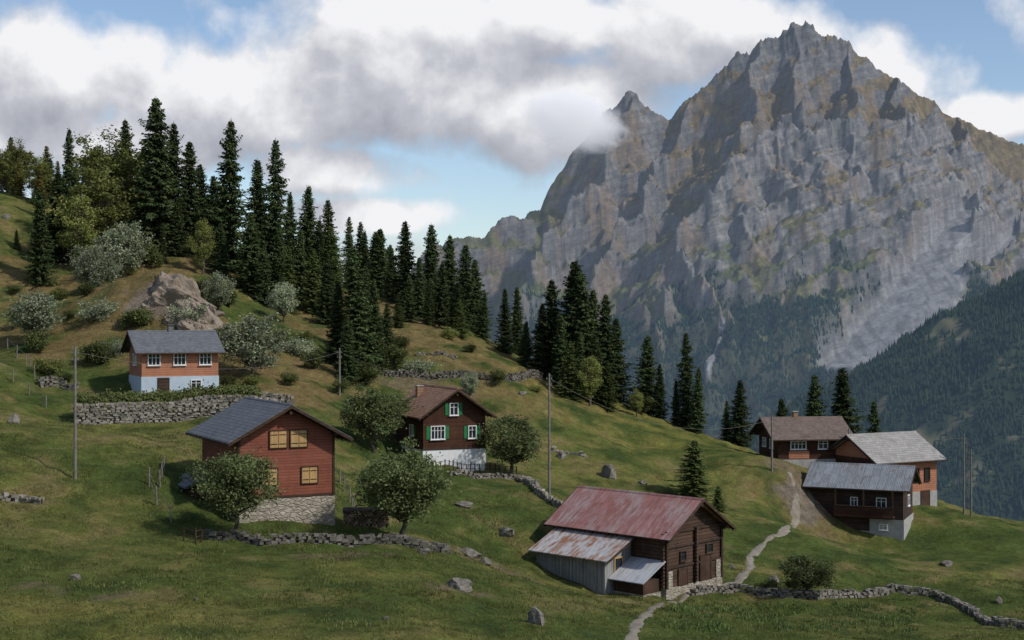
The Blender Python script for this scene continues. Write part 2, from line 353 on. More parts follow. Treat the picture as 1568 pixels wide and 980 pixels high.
x,y,z=sep(nt,o); sv=comb(nt,M(nt,'MULTIPLY',x,.25),M(nt,'MULTIPLY',y,.25),M(nt,'ADD',z,M(nt,'MULTIPLY',x,-.34)))
f=M(nt,'MULTIPLY',mapr(nt,noise(nt,sv,.05,7,.75),.3,.7,.70,1.30),mapr(nt,noise(nt,o,.03,8,.75),.3,.7,.70,1.30))
nt.links.new(scalecol(nt,ca.outputs[0],f),b.inputs['Base Color']); bump(nt,b,noise(nt,sv,.08,6,.7),.9,7); b.inputs['Roughness'].default_value=1
b.inputs['Specular IOR Level'].default_value=.05
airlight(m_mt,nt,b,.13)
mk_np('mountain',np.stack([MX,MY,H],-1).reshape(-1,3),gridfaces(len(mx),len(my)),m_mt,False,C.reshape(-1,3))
# low cloud hanging on the western pinnacle
cl=bpy.data.materials.new('cloud_bank'); cl.use_nodes=True; nt=cl.node_tree; nt.nodes.clear(); o=objc(nt)
ln=N(nt,'ShaderNodeVectorMath',operation='LENGTH'); nt.links.new(o,ln.inputs[0])
dn=M(nt,'SUBTRACT',M(nt,'ADD',mapr(nt,ln.outputs['Value'],.15,1.,.75,-.35),M(nt,'MULTIPLY',noise(nt,o,1.9,5,.6),.9)),.58)
dn=M(nt,'MULTIPLY',M(nt,'MAXIMUM',dn,0),.05)
vs=N(nt,'ShaderNodeVolumeScatter'); vs.inputs[0].default_value=(1,1,1,1); nt.links.new(dn,vs.inputs['Density'])
em=N(nt,'ShaderNodeEmission'); em.inputs[0].default_value=(.80,.82,.88,1); nt.links.new(M(nt,'MULTIPLY',dn,.40),em.inputs[1])  # added glow imitating sunlight scattered repeatedly inside the cloud
ad=N(nt,'ShaderNodeAddShader'); nt.links.new(vs.outputs[0],ad.inputs[0]); nt.links.new(em.outputs[0],ad.inputs[1])
ou=N(nt,'ShaderNodeOutputMaterial'); nt.links.new(ad.outputs[0],ou.inputs['Volume'])
import bmesh
bm=bmesh.new(); bmesh.ops.create_icosphere(bm,subdivisions=3,radius=1); me=bpy.data.meshes.new('low_cloud'); bm.to_mesh(me); bm.free(); me.materials.append(cl)
ob=bpy.data.objects.new('low_cloud',me); S.collection.objects.link(ob); ob.location=W(878,182,5780); ob.scale=(350,200,200); ob.rotation_euler=(0,.35,0)
# forested hillside on the right of the valley
hx=np.arange(350,2600,8.); hy=np.arange(2250,4000,8.); HX,HY=np.meshgrid(hx,hy)
qx=HX+60*fbm(HX/220,HY/220,4,140); qy=HY+60*fbm(HX/220,HY/220,4,150)
HH=ridges(qx,qy,[[(1150,780,3500),(1250,655,3450),(1310,595,3400),(1440,500,3350),(1568,400,3300),(1750,290,3200),(2100,140,3100)],[(1568,400,3300),(1520,560,3000),(1480,700,2750)],[(1750,290,3200),(1680,500,2900),(1600,760,2500)]],.62,25,80)
HH=HH+30*ridged(HX/260,HY/260,4,160)+5*fbm(HX/40,HY/40,3,5)-25; HH=np.maximum(HH,-500)
hn=fbm(HX/150,HY/150,4,170)
C=np.zeros(HX.shape+(3,))+np.array((.03,.045,.022)); C=lerp(C,(.12,.11,.06),sstep(.3,.42,hn+.3*fbm(HX/30,HY/30,3,3)))
m_hf,nt,b=newmat('forest_floor'); ca=N(nt,'ShaderNodeVertexColor'); ca.layer_name='col'
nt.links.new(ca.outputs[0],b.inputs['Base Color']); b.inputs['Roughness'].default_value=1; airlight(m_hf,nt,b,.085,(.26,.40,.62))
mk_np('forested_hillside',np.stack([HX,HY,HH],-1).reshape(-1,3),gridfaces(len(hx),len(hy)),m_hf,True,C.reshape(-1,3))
def forest(name,px,py,pz,h,mat):
    nn=len(px); a=np.arange(6)*np.pi/3
    T=[]; Fx=[]
    for z0,z1,r in ((.08,.6,.2),(.38,1,.14)):
        o=len(T)
        for q in a: T.append((r*np.cos(q),r*np.sin(q),z0))
        T.append((0,0,z1))
        for i in range(6): Fx.append((o+i,o+(i+1)%6,o+6))
    T=np.array(T); Fx=np.array(Fx)
    rot=rng.random(nn)*6.28; c=np.cos(rot)[:,None]; s=np.sin(rot)[:,None]; j=rng.uniform(.75,1.25,(nn,len(T)))
    vx=(T[:,0]*c-T[:,1]*s)*j*h[:,None]+px[:,None]; vy=(T[:,0]*s+T[:,1]*c)*j*h[:,None]+py[:,None]; vz=T[:,2]*h[:,None]+pz[:,None]
    V=np.stack([vx,vy,vz],-1).reshape(-1,3); FF=(Fx[None]+(np.arange(nn)*len(T))[:,None,None]).reshape(-1,3)
    mk_np(name,V,FF,mat)
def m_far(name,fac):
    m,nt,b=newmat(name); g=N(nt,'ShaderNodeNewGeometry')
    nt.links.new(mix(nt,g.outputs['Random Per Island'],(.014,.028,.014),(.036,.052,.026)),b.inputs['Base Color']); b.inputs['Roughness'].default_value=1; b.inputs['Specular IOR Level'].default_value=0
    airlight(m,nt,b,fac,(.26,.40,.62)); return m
def bil(GX_,GY_,G,x,y):
    i=((x-GX_[0])/(GX_[1]-GX_[0])).astype(int).clip(0,len(GX_)-2); j=((y-GY_[0])/(GY_[1]-GY_[0])).astype(int).clip(0,len(GY_)-2); return G[j,i]
nn=36000; px=rng.uniform(500,2100,nn); py=rng.uniform(2350,3650,nn); pz=bil(hx,hy,HH,px,py); q=bil(hx,hy,hn,px,py)
kk=(pz>-480)&(q<.32+rng.normal(0,.06,nn)); px,py,pz=px[kk],py[kk],pz[kk]
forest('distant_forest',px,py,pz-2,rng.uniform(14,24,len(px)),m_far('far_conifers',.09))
nn=70000; px=rng.uniform(-100,1700,nn); py=rng.uniform(4300,5400,nn); pz=bil(mx,my,H,px,py); q=bil(mx,my,fo,px,py)
kk=(q>.3+.4*rng.random(nn))&(pz>-480); px,py,pz=px[kk],py[kk],pz[kk]
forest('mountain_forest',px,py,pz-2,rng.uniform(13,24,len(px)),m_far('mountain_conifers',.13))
# ------------------------------------------------------------ trees
bark=m_noise('bark',(.05,.04,.03),(.12,.10,.08),6)
sprM=m_island('spruce_needles',[(.028,.046,.017),(.072,.095,.034)],.4,.5,.12)
sprY=m_island('young_spruce_needles',[(.05,.075,.02),(.105,.13,.04)],.35,.9,.15)
larM=m_island('larch_needles',[(.12,.12,.032),(.25,.20,.06)],.35,.9,.2)
def spruce(seed,mat,H=20.,R=4.2,dens=1.,name='spruce'):
    r=random.Random(seed); V=[];Fq=[]
    z=H*.03; lop=r.random()*6.28
    while z<H*.985:
        t=z/H; prof=((1-t)**.78)*(.72+.28*min(1,t/.12))
        rad=R*prof*r.uniform(.68,1.18)+.15
        nb=int((6+5*(1-t))*dens)+1; a0=r.random()*6.28
        for i in range(nb):
            a=a0+6.283*i/nb+r.uniform(-.4,.4); L=rad*r.uniform(.5,1.15)*(1+.16*math.cos(a-lop)); ca,sa=math.cos(a),math.sin(a)
            if r.random()<.08: L*=1.3
            zb=z+r.uniform(-.35,.35)*(1-t*.6)
            dr=r.uniform(.10,.5) if t<.78 else r.uniform(-.6,.05)
            k=int(L/.27)+2
            for j in range(k):
                s=(j+.6)/k; px_=ca*L*s; py_=sa*L*s; pz_=zb-dr*L*s+.2*L*s*s*s
                for side in (-1,1):
                    tl=(.42+.42*(1-s))*r.uniform(.65,1.3)*min(1,.4+L/2.8); b_=a+side*r.uniform(.3,1.1)
                    dx,dy,dz=math.cos(b_)*tl,math.sin(b_)*tl,-r.uniform(.1,.9)*tl
                    wv=.13*r.uniform(.7,1.4); nx,ny=-math.sin(b_)*wv,math.cos(b_)*wv; up_=r.uniform(-.12,.12)
                    o=len(V)
                    V+= [(px_,py_,pz_),(px_+dx*.5+nx,py_+dy*.5+ny,pz_+dz*.4+up_),(px_+dx,py_+dy,pz_+dz),(px_+dx*.5-nx,py_+dy*.5-ny,pz_+dz*.4-up_)]
                    Fq.append((o,o+1,o+2,o+3))
        z+=(.37-.17*t)*r.uniform(.7,1.4)/dens**.3
    for i in range(14):
        a=r.random()*6.28; o=len(V); zz=H*(.93+.07*i/14); l=.28*(1-(i/16))
        V+= [(0,0,zz),(math.cos(a)*l,math.sin(a)*l,zz+.12),(0,0,zz+.35),(-.04,0,zz+.1)]; Fq.append((o,o+1,o+2,o+3))
    mb=MB(); mb.v=V; mb.f=Fq; nl=len(Fq)
    mb.tube([(0,0,-1),(0,0,H*.5),(0,0,H)],[.26,.15,.02],7)
    return mb.mesh(name,[mat,bark],[0]*nl+[1]*(len(mb.f)-nl))
sp=[spruce(i,sprM,20,[4.4,3.7,4.9,4.1,3.4,4.5][i],[1,.9,1,.8,.9,1][i]) for i in range(6)]
sy=[spruce(11,sprY,20,5.0),spruce(12,sprY,20,4.6)]
la=[spruce(21,larM,20,4.4,.75),spruce(22,larM,20,3.8,.75)]
def put(name,me,x,y,z,sx,sz,rot=None,lean=.012):
    ob=bpy.data.objects.new(name,me); S.collection.objects.link(ob); ob.location=(x,y,z); ob.scale=(sx,sx,sz); ob.rotation_euler=(random.gauss(0,lean),random.gauss(0,lean),random.random()*6.28 if rot is None else rot); return ob
def tree(kind,u,vt,d,wf=1.,me=None):
    x=(u-784)/F*d; z=float(ground(x,d)); h=(490-vt)/F*d-z
    if h<2: h=2
    me=me or random.choice({'spruce_tree':sp,'young_spruce_tree':sy,'larch_tree':la}[kind])
    sz=h/20; put(kind,me,x,d,z-.1,wf*(sz*.75+.25*min(1,sz*1.2)),sz,lean=.02)
for u,v,d in [(60,285,178),(105,195,205),(85,262,188),(195,180,215),(240,147,192),(264,185,200),(222,222,205),(290,215,210),(312,250,212),(350,180,190),(328,268,196),(420,212,190),(398,242,200),(382,325,184),(340,340,186),(445,295,200),(470,282,212),(505,303,205),(488,335,195),(535,330,212),(560,352,215),(582,348,212),(460,350,190),(425,340,184),
 (545,372,160),(515,430,161),(572,430,163),(530,480,156),(592,462,166),(560,405,166),(500,385,180),(620,337,200),(600,378,205),(658,340,198),(640,392,195),(690,357,202),(675,398,190),(712,372,197),(728,395,200),(740,445,190),(700,430,185),(655,425,186),(625,420,188),
 (775,440,186),(792,437,190),(805,490,183),(845,425,180),(828,462,183),(875,397,180),(892,415,178),(907,440,180),(925,447,180),(942,485,181),(860,475,176),(885,505,175),(915,520,175),(990,512,180),(1010,555,178),(1050,507,178),(1068,560,176),(1035,580,179),(1130,580,178),(1112,612,180),(1245,572,190),(1290,560,190),(1345,612,195),(1195,608,205),
 (130,340,186),(25,350,190),(300,315,194),(270,300,190),(250,340,186),(215,305,194),(405,375,182),(180,280,208)]:
    tree('spruce_tree',u,v,d,random.uniform(.85,1.18))
for i in range(28):
    u=random.uniform(-60,620); d=random.uniform(212,238); vt=np.interp(u,[-60,100,250,400,620],[240,240,235,275,365])+random.uniform(0,60); tree(random.choice(['spruce_tree']*4+['young_spruce_tree']),u,float(vt),d)
for u,v,d in [(545,470,163),(870,520,172),(705,455,183),(480,380,186),(930,550,174),(440,380,182),(610,450,182),(505,345,192)]: tree('young_spruce_tree',u,v,d,1.05)
tree('young_spruce_tree',1062,672,141,1.75); tree('young_spruce_tree',1100,742,138,1.6)
for u,v,d in [(18,208,236),(-5,215,236),(72,222,226),(30,240,220),(60,250,215),(90,245,220)]: tree('larch_tree',u,v,d,1.1)
def decid(seed,H,R,th,nc,nl,leaf,mat,cr=.34,zs=None,name='tree',trunk=True):
    r=random.Random(seed); mb=MB(); zs=zs or (H-th)/2; cz=th+zs*.95
    lv=[];lf=[]
    if trunk:
        b1=(r.uniform(-.1,.1)*R,r.uniform(-.1,.1)*R,th); mb.tube([(0,0,-.8),(b1[0]*.4,b1[1]*.4,th*.5),b1,(b1[0]*1.5,b1[1]*1.2,H*.75)],[.03*H,.024*H,.02*H,.006*H],7)
    lob=[Vector((r.gauss(0,1),r.gauss(0,1),r.gauss(0,.8))).normalized() for _ in range(5)]
    for c in range(nc):
        while 1:
            p=Vector((r.uniform(-1,1),r.uniform(-1,1),r.uniform(-1,1)))
            if .35<p.length<1: break
        k_=.78+.34*max(0,max(p.normalized().dot(l) for l in lob))**3
        p=p*(r.uniform(.75,1.08)*k_); q=Vector((p.x*R*.9,p.y*R*.9,cz+p.z*zs*.92))
        st=Vector((0,0,th*r.uniform(.75,1.0)+max(0,(q.z-th))*.35)) if trunk else Vector((0,0,0))
        m_=st.lerp(q,.55)+Vector((0,0,-.06*R))
        mb.tube([st,m_,q],[.009*H,.005*H,.002*H],5)
        rr=R*cr*r.uniform(.5,1.25)
        for l in range(int(nl/nc*r.uniform(.6,1.3))):
            g=Vector((r.gauss(0,1),r.gauss(0,1),r.gauss(0,.8)))*rr*.5; c0=q+g
            a=Vector((r.gauss(0,1),r.gauss(0,1),r.gauss(0,.6))).normalized(); bb=a.orthogonal().normalized(); bb.rotate(Matrix.Rotation(r.random()*6.28,3,a)); s=leaf*r.uniform(.6,1.3)
            o=len(lv); lv+=[tuple(c0-a*s*.6),tuple(c0+bb*s*.35),tuple(c0+a*s*.6),tuple(c0-bb*s*.35)]; lf.append((o,o+1,o+2,o+3))
    nb=len(mb.f); o=len(mb.v); mb.v+=lv; mb.f+=[tuple(i+o for i in f) for f in lf]
    return mb.mesh(name,[bark,mat],[0]*nb+[1]*len(lf))
lG=m_island('orchard_leaves',[(.072,.098,.034),(.165,.19,.078)],.35,.8,.25)
lP=m_island('whitebeam_leaves',[(.14,.17,.08),(.34,.37,.25)],.35,.8,.2)
lY=m_island('birch_leaves',[(.12,.14,.035),(.24,.25,.08)],.35,.6,.25)
lD=m_island('shrub_leaves',[(.055,.08,.024),(.13,.135,.05)],.4,.9,.2)
apple=[decid(31,6.3,3.1,1.0,74,15000,.17,lG,.24),decid(32,6.3,3.2,1.0,78,15000,.17,lG,.24),decid(33,5,2.5,.8,56,9500,.16,lG,.26)]
white=[decid(41,6,3.4,.5,64,8500,.20,lP,.24),decid(42,6,2.6,.5,54,7000,.20,lP,.25)]
birch=[decid(51,14,3.8,2.0,100,15000,.26,lY,.24),decid(52,12,3.3,1.5,86,12000,.26,lY,.25)]
bush=[decid(61,2,1.3,.1,26,2600,.15,lD,.4,trunk=False),decid(62,2,1.6,.1,26,2600,.15,lP,.4,trunk=False),decid(63,2,1.5,.1,26,2600,.15,lY,.4,trunk=False)]
def dtree(name,me,h0,u,vt,vb,d=None,w=1.):
    if d is None: x,y,z=hit(u,vb)
    else: x=(u-784)/F*d; y=d; z=float(ground(x,y))
    h=(490-vt)/F*y-z; s=h/h0; put(name,me,x,y,z-.1,s*w,s)
dtree('apple_tree',apple[0],6.3,358,672,806,94,.98); dtree('apple_tree',apple[1],6.3,612,668,812,99,1.1)
dtree('fruit_tree',apple[1],6.3,575,582,690,134,1.1); dtree('fruit_tree',apple[2],5,783,622,705,137,1.1); dtree('fruit_tree',apple[0],6.3,625,615,700,143,.8)
dtree('hawthorn_tree',apple[2],5,1235,838,912,108,1.2); dtree('shrub',bush[0],2,1178,884,912,109,1.2)
dtree('whitebeam_tree',white[0],6,385,468,575,146,1.0); dtree('whitebeam_tree',white[1],6,55,432,528,152,1.1)
dtree('whitebeam_tree',white[0],6,142,366,430,172,.9); dtree('whitebeam_tree',white[1],6,335,405,470,168,.8); dtree('whitebeam_tree',white[1],6,435,420,490,174,.8)
dtree('whitebeam_tree',white[0],6,190,330,400,180,.9); dtree('whitebeam_tree',white[1],6,720,562,615,160,.8)
dtree('birch_tree',birch[0],14,172,184,330,196,1.25); dtree('birch_tree',birch[1],12,148,245,340,188,1.2); dtree('birch_tree',birch[1],12,903,540,600,172,1.0)
dtree('birch_tree',birch[0],14,30,205,310,226,1.1); dtree('birch_tree',birch[1],12,58,235,310,218,1.1); dtree('birch_tree',birch[1],12,5,225,310,222,1.1); dtree('birch_tree',birch[1],12,120,290,360,184,1.0); dtree('birch_tree',birch[1],12,310,330,400,184,.8); dtree('birch_tree',birch[0],14,975,590,640,175,1.0)
for i,(u,v) in enumerate([(100,585),(150,560),(175,545),(130,455),(90,460),(170,430),(240,410),(150,490),(105,490),(200,420),(340,520),(370,540),(455,545),(480,565),(470,520),(440,590),(350,470),(290,500),(610,540),(690,520),(560,590),(520,600),(640,575),(760,590),(820,600),(970,610),(985,620),(1400,700),(20,450),(30,500),(60,540),(225,405),(175,395),(320,455),(385,590),(350,590),(660,700),(640,470),(720,540),(860,595),(600,560),(580,520),(410,560),(430,530),(75,575),(195,505),(215,500)]):
    x,y,z=hit(u,v); s=random.uniform(.6,1.5); put('shrub',bush[[0,0,1,0,2][i%5]],x,y,z-.1,s,s*random.uniform(.7,1.1))
# ------------------------------------------------------------ materials for buildings
redw=m_wood('red_planks',(.20,.060,.037),(.29,.10,.06),.2,stain=.3)
brnw=m_wood('brown_planks',(.055,.022,.012),(.10,.045,.025),.2)
orgw=m_wood('orange_boards',(.36,.15,.085),(.46,.205,.115),.22,stain=.2)
darkw=m_wood('dark_logs',(.033,.022,.016),(.085,.052,.036),.26,gap=.16,grey=.5)
barnw=m_wood('weathered_logs',(.052,.030,.020),(.14,.078,.05),.26,gap=.16,grey=.6)
greyw=m_wood('grey_boards',(.18,.18,.175),(.40,.40,.385),.17,vert=True,gap=.1,stain=.35)
vdark=m_wood('vertical_boards',(.04,.024,.016),(.11,.06,.038),.2,vert=True,gap=.1)
trim=m_wood('trim_wood',(.05,.03,.02),(.09,.055,.035),.3)
yelw=m_wood('ochre_shutter',(.42,.25,.09),(.55,.36,.15),.12,vert=True,stain=.2)
white_p=m_noise('white_paint',(.62,.62,.60),(.76,.76,.74),2,bstr=.1)
blue_p=m_noise('pale_blue_plaster',(.36,.44,.50),(.46,.53,.58),1.5,bstr=.2)
green_p=m_wood('green_shutter',(.02,.15,.05),(.03,.20,.07),.08,stain=.1)
concrete=m_noise('plaster',(.26,.25,.23),(.39,.38,.35),1.5)
slate=m_roof('slate_roof',(.085,.092,.102),(.160,.166,.18))
slate2=m_roof('light_slate_roof',(.22,.21,.195),(.38,.36,.33),.2,.5)
brntile=m_roof('brown_tiles',(.19,.10,.06),(.36,.21,.13))
brnroof=m_roof('umber_tiles',(.11,.078,.065),(.20,.15,.122))
redmetal=m_metal('red_rusty_sheet',(.28,.105,.085),(.40,.18,.155),(.40,.32,.295),.9,lo=.46,hi=.6)
rustmetal=m_metal('rusty_sheet',(.44,.43,.42),(.56,.55,.54),(.31,.14,.065),1.,lo=.46,hi=.56)
whmetal=m_metal('pale_sheet',(.42,.44,.46),(.54,.55,.56),(.3,.24,.2),.6)
grmetal=m_metal('grey_sheet',(.18,.195,.21),(.28,.295,.31),(.15,.13,.11),.8)
m_glass,nt,b=newmat('window_glass'); b.inputs['Base Color'].default_value=(.02,.025,.03,1); b.inputs['Roughness'].default_value=.08; b.inputs['Specular IOR Level'].default_value=.6
stoneM=m_island('drystone',[(.12,.105,.085),(.31,.28,.235),(.10,.10,.07)],.3,2,0,.5)
rockM=m_noise('boulder_rock',(.10,.088,.068),(.27,.245,.21),1.8,8,.9,.12)
outM=m_noise('outcrop_rock',(.16,.125,.092),(.34,.28,.225),.55,10,1.,.3)
polM=m_noise('pole_wood',(.13,.115,.095),(.24,.215,.19),3)
dirt=m_noise('path_gravel',(.14,.12,.088),(.27,.24,.19),1.6,8,.5,.04)
def masonry(name,c1,c2,gapc):
    m,nt,b=newmat(name); o=objc(nt); v=N(nt,'ShaderNodeTexVoronoi',feature='F1'); v2=N(nt,'ShaderNodeTexVoronoi',feature='DISTANCE_TO_EDGE')
    x,y,z=sep(nt,o); q=comb(nt,M(nt,'MULTIPLY',x,1),M(nt,'MULTIPLY',y,1),M(nt,'MULTIPLY',z,1.9))
    for k_ in (v,v2): nt.links.new(q,k_.inputs['Vector']); k_.inputs['Scale'].default_value=2.2
    s2=sep(nt,v.outputs['Color']); col=mix(nt,s2[0],c1,c2); e=mapr(nt,v2.outputs['Distance'],.02,.09,1,0)
    col=mix(nt,e,col,gapc); nt.links.new(scalecol(nt,col,mapr(nt,noise(nt,o,5,5),.3,.7,.75,1.25)),b.inputs['Base Color'])
    bump(nt,b,mapr(nt,v2.outputs['Distance'],0,.15,0,1),.8,.06); return m
mas=masonry('stone_masonry',(.26,.225,.17),(.45,.40,.32),(.29,.255,.205))
# ------------------------------------------------------------ house builder
class House:
    def __init__(s,name,theta,anchor,pos,zbase,Wd,L,He,pitch):
        s.W,s.L,s.He,s.p=Wd,L,He,pitch
        th=math.radians(theta); e=bpy.data.objects.new(name,None); S.collection.objects.link(e); s.e=e
        ax,ay=anchor; c,si=math.cos(th),math.sin(th)
        e.location=(pos[0]-(ax*c-ay*si),pos[1]-(ax*si+ay*c),zbase); e.rotation_euler=(0,0,th); s.parts={}
    def mb(s,name,mat):
        if name not in s.parts: s.parts[name]=(MB(),mat)
        return s.parts[name][0]
    def walls(s,mat,z0=0,base=None,hb=0,basemat=None,depth=3):
        W_,L,He=s.W,s.L,s.He; zr=He+s.p*W_/2
        m=s.mb('walls',mat); m.poly([(0,0,z0),(W_,0,z0),(W_,0,He),(W_/2,0,zr),(0,0,He),(0,L,z0),(W_,L,z0),(W_,L,He),(W_/2,L,zr),(0,L,He)],
          [(0,1,2,3,4),(9,8,7,6,5),(0,4,9,5),(1,6,7,2),(4,3,8,9),(2,7,8,3),(0,5,6,1)])
        if basemat: s.mb('foundation',basemat).box(-.05,W_+.05,-.05,L+.05,-depth,hb)
    def roof(s,mat,os_=.8,of=.9,ob=.6,t=.14,fascia=None,ribs=0):
        W_,L=s.W,s.L; zr=s.He+s.p*W_/2+.04; p=s.p; m=s.mb('roof',mat)
        for sg in (-1,1):
            xe=W_/2+sg*(W_/2+os_); ze=zr-p*(W_/2+os_); a=[(xe,-of,ze),(W_/2,-of,zr),(W_/2,L+ob,zr),(xe,L+ob,ze)]
            if sg>0: a=[a[1],a[0],a[3],a[2]]
            m.hexa([*a,*[(x,y,z+t) for x,y,z in a]])
            f=s.mb('barge_boards',fascia or trim)
            for y0 in (-of-.05,L+ob+.003):
                f.hexa([(xe,y0,ze-.12),(xe,y0+.047,ze-.12),(W_/2,y0+.047,zr-.12),(W_/2,y0,zr-.12),(xe,y0,ze+.1),(xe,y0+.047,ze+.1),(W_/2,y0+.047,zr+.1),(W_/2,y0,zr+.1)])
            r=s.mb('rafters',fascia or trim); y=-of+.15
            while y<L+ob:
                r.hexa([(xe-sg*.05,y,ze-.13),(xe-sg*.05,y+.1,ze-.13),(W_/2,y+.1,zr-.13),(W_/2,y,zr-.13),(xe-sg*.05,y,ze-.004),(xe-sg*.05,y+.1,ze-.004),(W_/2,y+.1,zr-.004),(W_/2,y,zr-.004)]); y+=.8
            g=s.mb('gutter',fascia or trim); g.box(*(sorted((xe,xe+sg*.1))),-of,L+ob,ze-.02,ze+.08)
        s.mb('ridge_cap',mat).hexa([(W_/2-.16,-of-.02,zr+t-.07),(W_/2+.16,-of-.02,zr+t-.07),(W_/2+.16,L+ob+.02,zr+t-.07),(W_/2-.16,L+ob+.02,zr+t-.07),(W_/2-.05,-of-.02,zr+t+.05),(W_/2+.05,-of-.02,zr+t+.05),(W_/2+.05,L+ob+.02,zr+t+.05),(W_/2-.05,L+ob+.02,zr+t+.05)])
        r=s.mb('purlins',fascia or trim)
        for x,z in ((.05,s.He-.05),(W_/2-.09,zr-.42),(W_-.23,s.He-.05)):
            r.box(x,x+.18,-of+.1,-.002,z-.12,z+.08)
    def fb(s,m,face,a0,a1,z0,z1,o0,o1):
        if face=='front': m.box(a0,a1,-o1,-o0,z0,z1)
        elif face=='back': m.box(a0,a1,s.L+o0,s.L+o1,z0,z1)
        elif face=='left': m.box(-o1,-o0,a0,a1,z0,z1)
        else: m.box(s.W+o0,s.W+o1,a0,a1,z0,z1)
    def window(s,face,c,z,w,h,frame=white_p,shut=None,closed=False,mull=2):
        if closed:
            for i in range(2):
                a=c-w/2+i*w/2; s.fb(s.mb('shutters',shut),face,a+.02,a+w/2-.02,z-h/2,z+h/2,.005,.075)
                for q in (-.28,.28): s.fb(s.mb('shutter_battens',trim),face,a+.06,a+w/2-.06,z+q*h-.025,z+q*h+.025,.077,.1)
            f=s.mb('window_frames',trim)
            for zz in (z-h/2-.07,z+h/2): s.fb(f,face,c-w/2-.07,c+w/2+.07,zz,zz+.07,.003,.1)
            for aa in (c-w/2-.07,c+w/2): s.fb(f,face,aa,aa+.07,z-h/2,z+h/2,.003,.1)
            return
        s.fb(s.mb('window_panes',m_glass),face,c-w/2,c+w/2,z-h/2,z+h/2,.056,.066)
        f=s.mb('window_frames',frame); t=.08
        for zz in (z-h/2-t,z+h/2): s.fb(f,face,c-w/2-t,c+w/2+t,zz,zz+t,.003,.15)
        for aa in (c-w/2-t,c+w/2): s.fb(f,face,aa,aa+t,z-h/2,z+h/2,.003,.15)
        for i in range(1,mull): 
            a=c-w/2+w*i/mull; s.fb(f,face,a-.03,a+.03,z-h/2,z+h/2,.067,.1)
        for q in (z+h*.17,): s.fb(f,face,c-w/2,c+w/2,q-.02,q+.02,.067,.095)
        s.fb(s.mb('window_sills',frame),face,c-w/2-.15,c+w/2+.15,z-h/2-t-.05,z-h/2-t-.002,.003,.2)
        if shut:
            for a in (c-w/2-t-.42,c+w/2+t+.02): s.fb(s.mb('shutters',shut),face,a,a+.4,z-h/2-.05,z+h/2+.05,.004,.06)
    def door(s,face,c,z0,w,h,mat=trim):
        s.fb(s.mb('door',mat),face,c-w/2,c+w/2,z0,z0+h,.055,.09); f=s.mb('door_frame',trim)
        for a in (c-w/2-.1,c+w/2): s.fb(f,face,a,a+.1,z0,z0+h+.1,.056,.12)
        s.fb(f,face,c-w/2,c+w/2,z0+h,z0+h+.1,.056,.12)
    def chimney(s,x,y,w,z1,mat,capmat=None):
        s.mb('chimney',mat).box(x-w/2,x+w/2,y-w/2,y+w/2,s.He,z1); s.mb('chimney_cap',capmat or concrete).box(x-w/2-.08,x+w/2+.08,y-w/2-.08,y+w/2+.08,z1+.12,z1+.2)
        for dx in (-1,1):
            for dy in (-1,1): s.mb('chimney',mat).box(x+dx*w*.4-.04,x+dx*w*.4+.04,y+dy*w*.4-.04,y+dy*w*.4+.04,z1+.002,z1+.118)
    def done(s):
        for k_,(m,mat) in s.parts.items(): m.make(k_,mat,s.e)
def PW(u,v,d): x,y,z=W(u,v,d); return (x,y),z
# 1 red timber house
p,z=PW(365,803,98); h=House('red_timber_house',28,(0,0),p,z,7,9,6.1,.55)
h.walls(redw,0,hb=1.65,basemat=mas); h.roof(slate,1.0,1.0,.7)
for x,zz,w,hh in ((2.85,5.75,1.2,1.15),(4.35,5.75,1.2,1.15),(5.15,3.15,1.15,1.1),(2.2,3.15,1.15,1.1)): h.window('front',x,zz,w,hh,shut=yelw,closed=True)
for y in (2.5,5.5): h.window('left',y,3.2,1,1.1,shut=yelw,closed=True)
h.mb('porch',vdark).box(-2.2,-.06,4.5,8.6,-1,2.0); h.mb('porch_roof',slate).hexa([(-2.6,4.2,2.15),(-.01,4.2,3.1),(-.01,8.9,3.1),(-2.6,8.9,2.15),(-2.6,4.2,2.27),(-.01,4.2,3.22),(-.01,8.9,3.22),(-2.6,8.9,2.27)])
h.fb(h.mb('corner_boards',trim),'front',-.04,.12,1.66,6.1,.004,.05); h.fb(h.mb('corner_boards',trim),'front',6.88,7.04,1.66,6.1,.004,.05)
h.mb('floor_band',trim).box(-.06,7.06,-.09,-.055,1.655,1.8); h.done()
# 2 brown chalet
p,z=PW(648,714,135); h=House('brown_chalet',24,(0,0),p,z,6.4,8.5,5.0,.68)
h.walls(brnw,0,hb=1.5,basemat=white_p); h.roof(brntile,.75,.9,.6)
h.window('front',3.1,5.35,.75,1.05,shut=green_p,mull=2); h.window('front',1.45,3.15,1.3,1.15,shut=green_p,mull=4); h.window('front',5.0,3.1,.7,1.1,shut=green_p,mull=2)
h.window('left',3,3.2,.8,1,shut=green_p); h.chimney(1.9,6.2,.6,7.2,brntile); h.mb('floor_band',trim).box(-.08,6.48,-.10,-.055,1.5,1.68); h.done()
# 3 orange house
p,z=PW(217,606,136); h=House('orange_house',-64,(6,0),p,z,6,7.4,4.35,.55)
h.walls(orgw,0,hb=1.8,basemat=blue_p); h.roof(slate,.7,.75,.5)
for y,m_ in ((1.15,3),(3.6,3),(6.1,3)): h.window('right',y,3.45,1.05,1.0,mull=m_)
h.door('right',2.05,.0,.95,1.6); h.window('right',5.2,1.0,.9,.75); h.chimney(3.0,3.4,.5,6.6,slate,slate)
h.window('front',3,3.4,.9,1.); h.done()
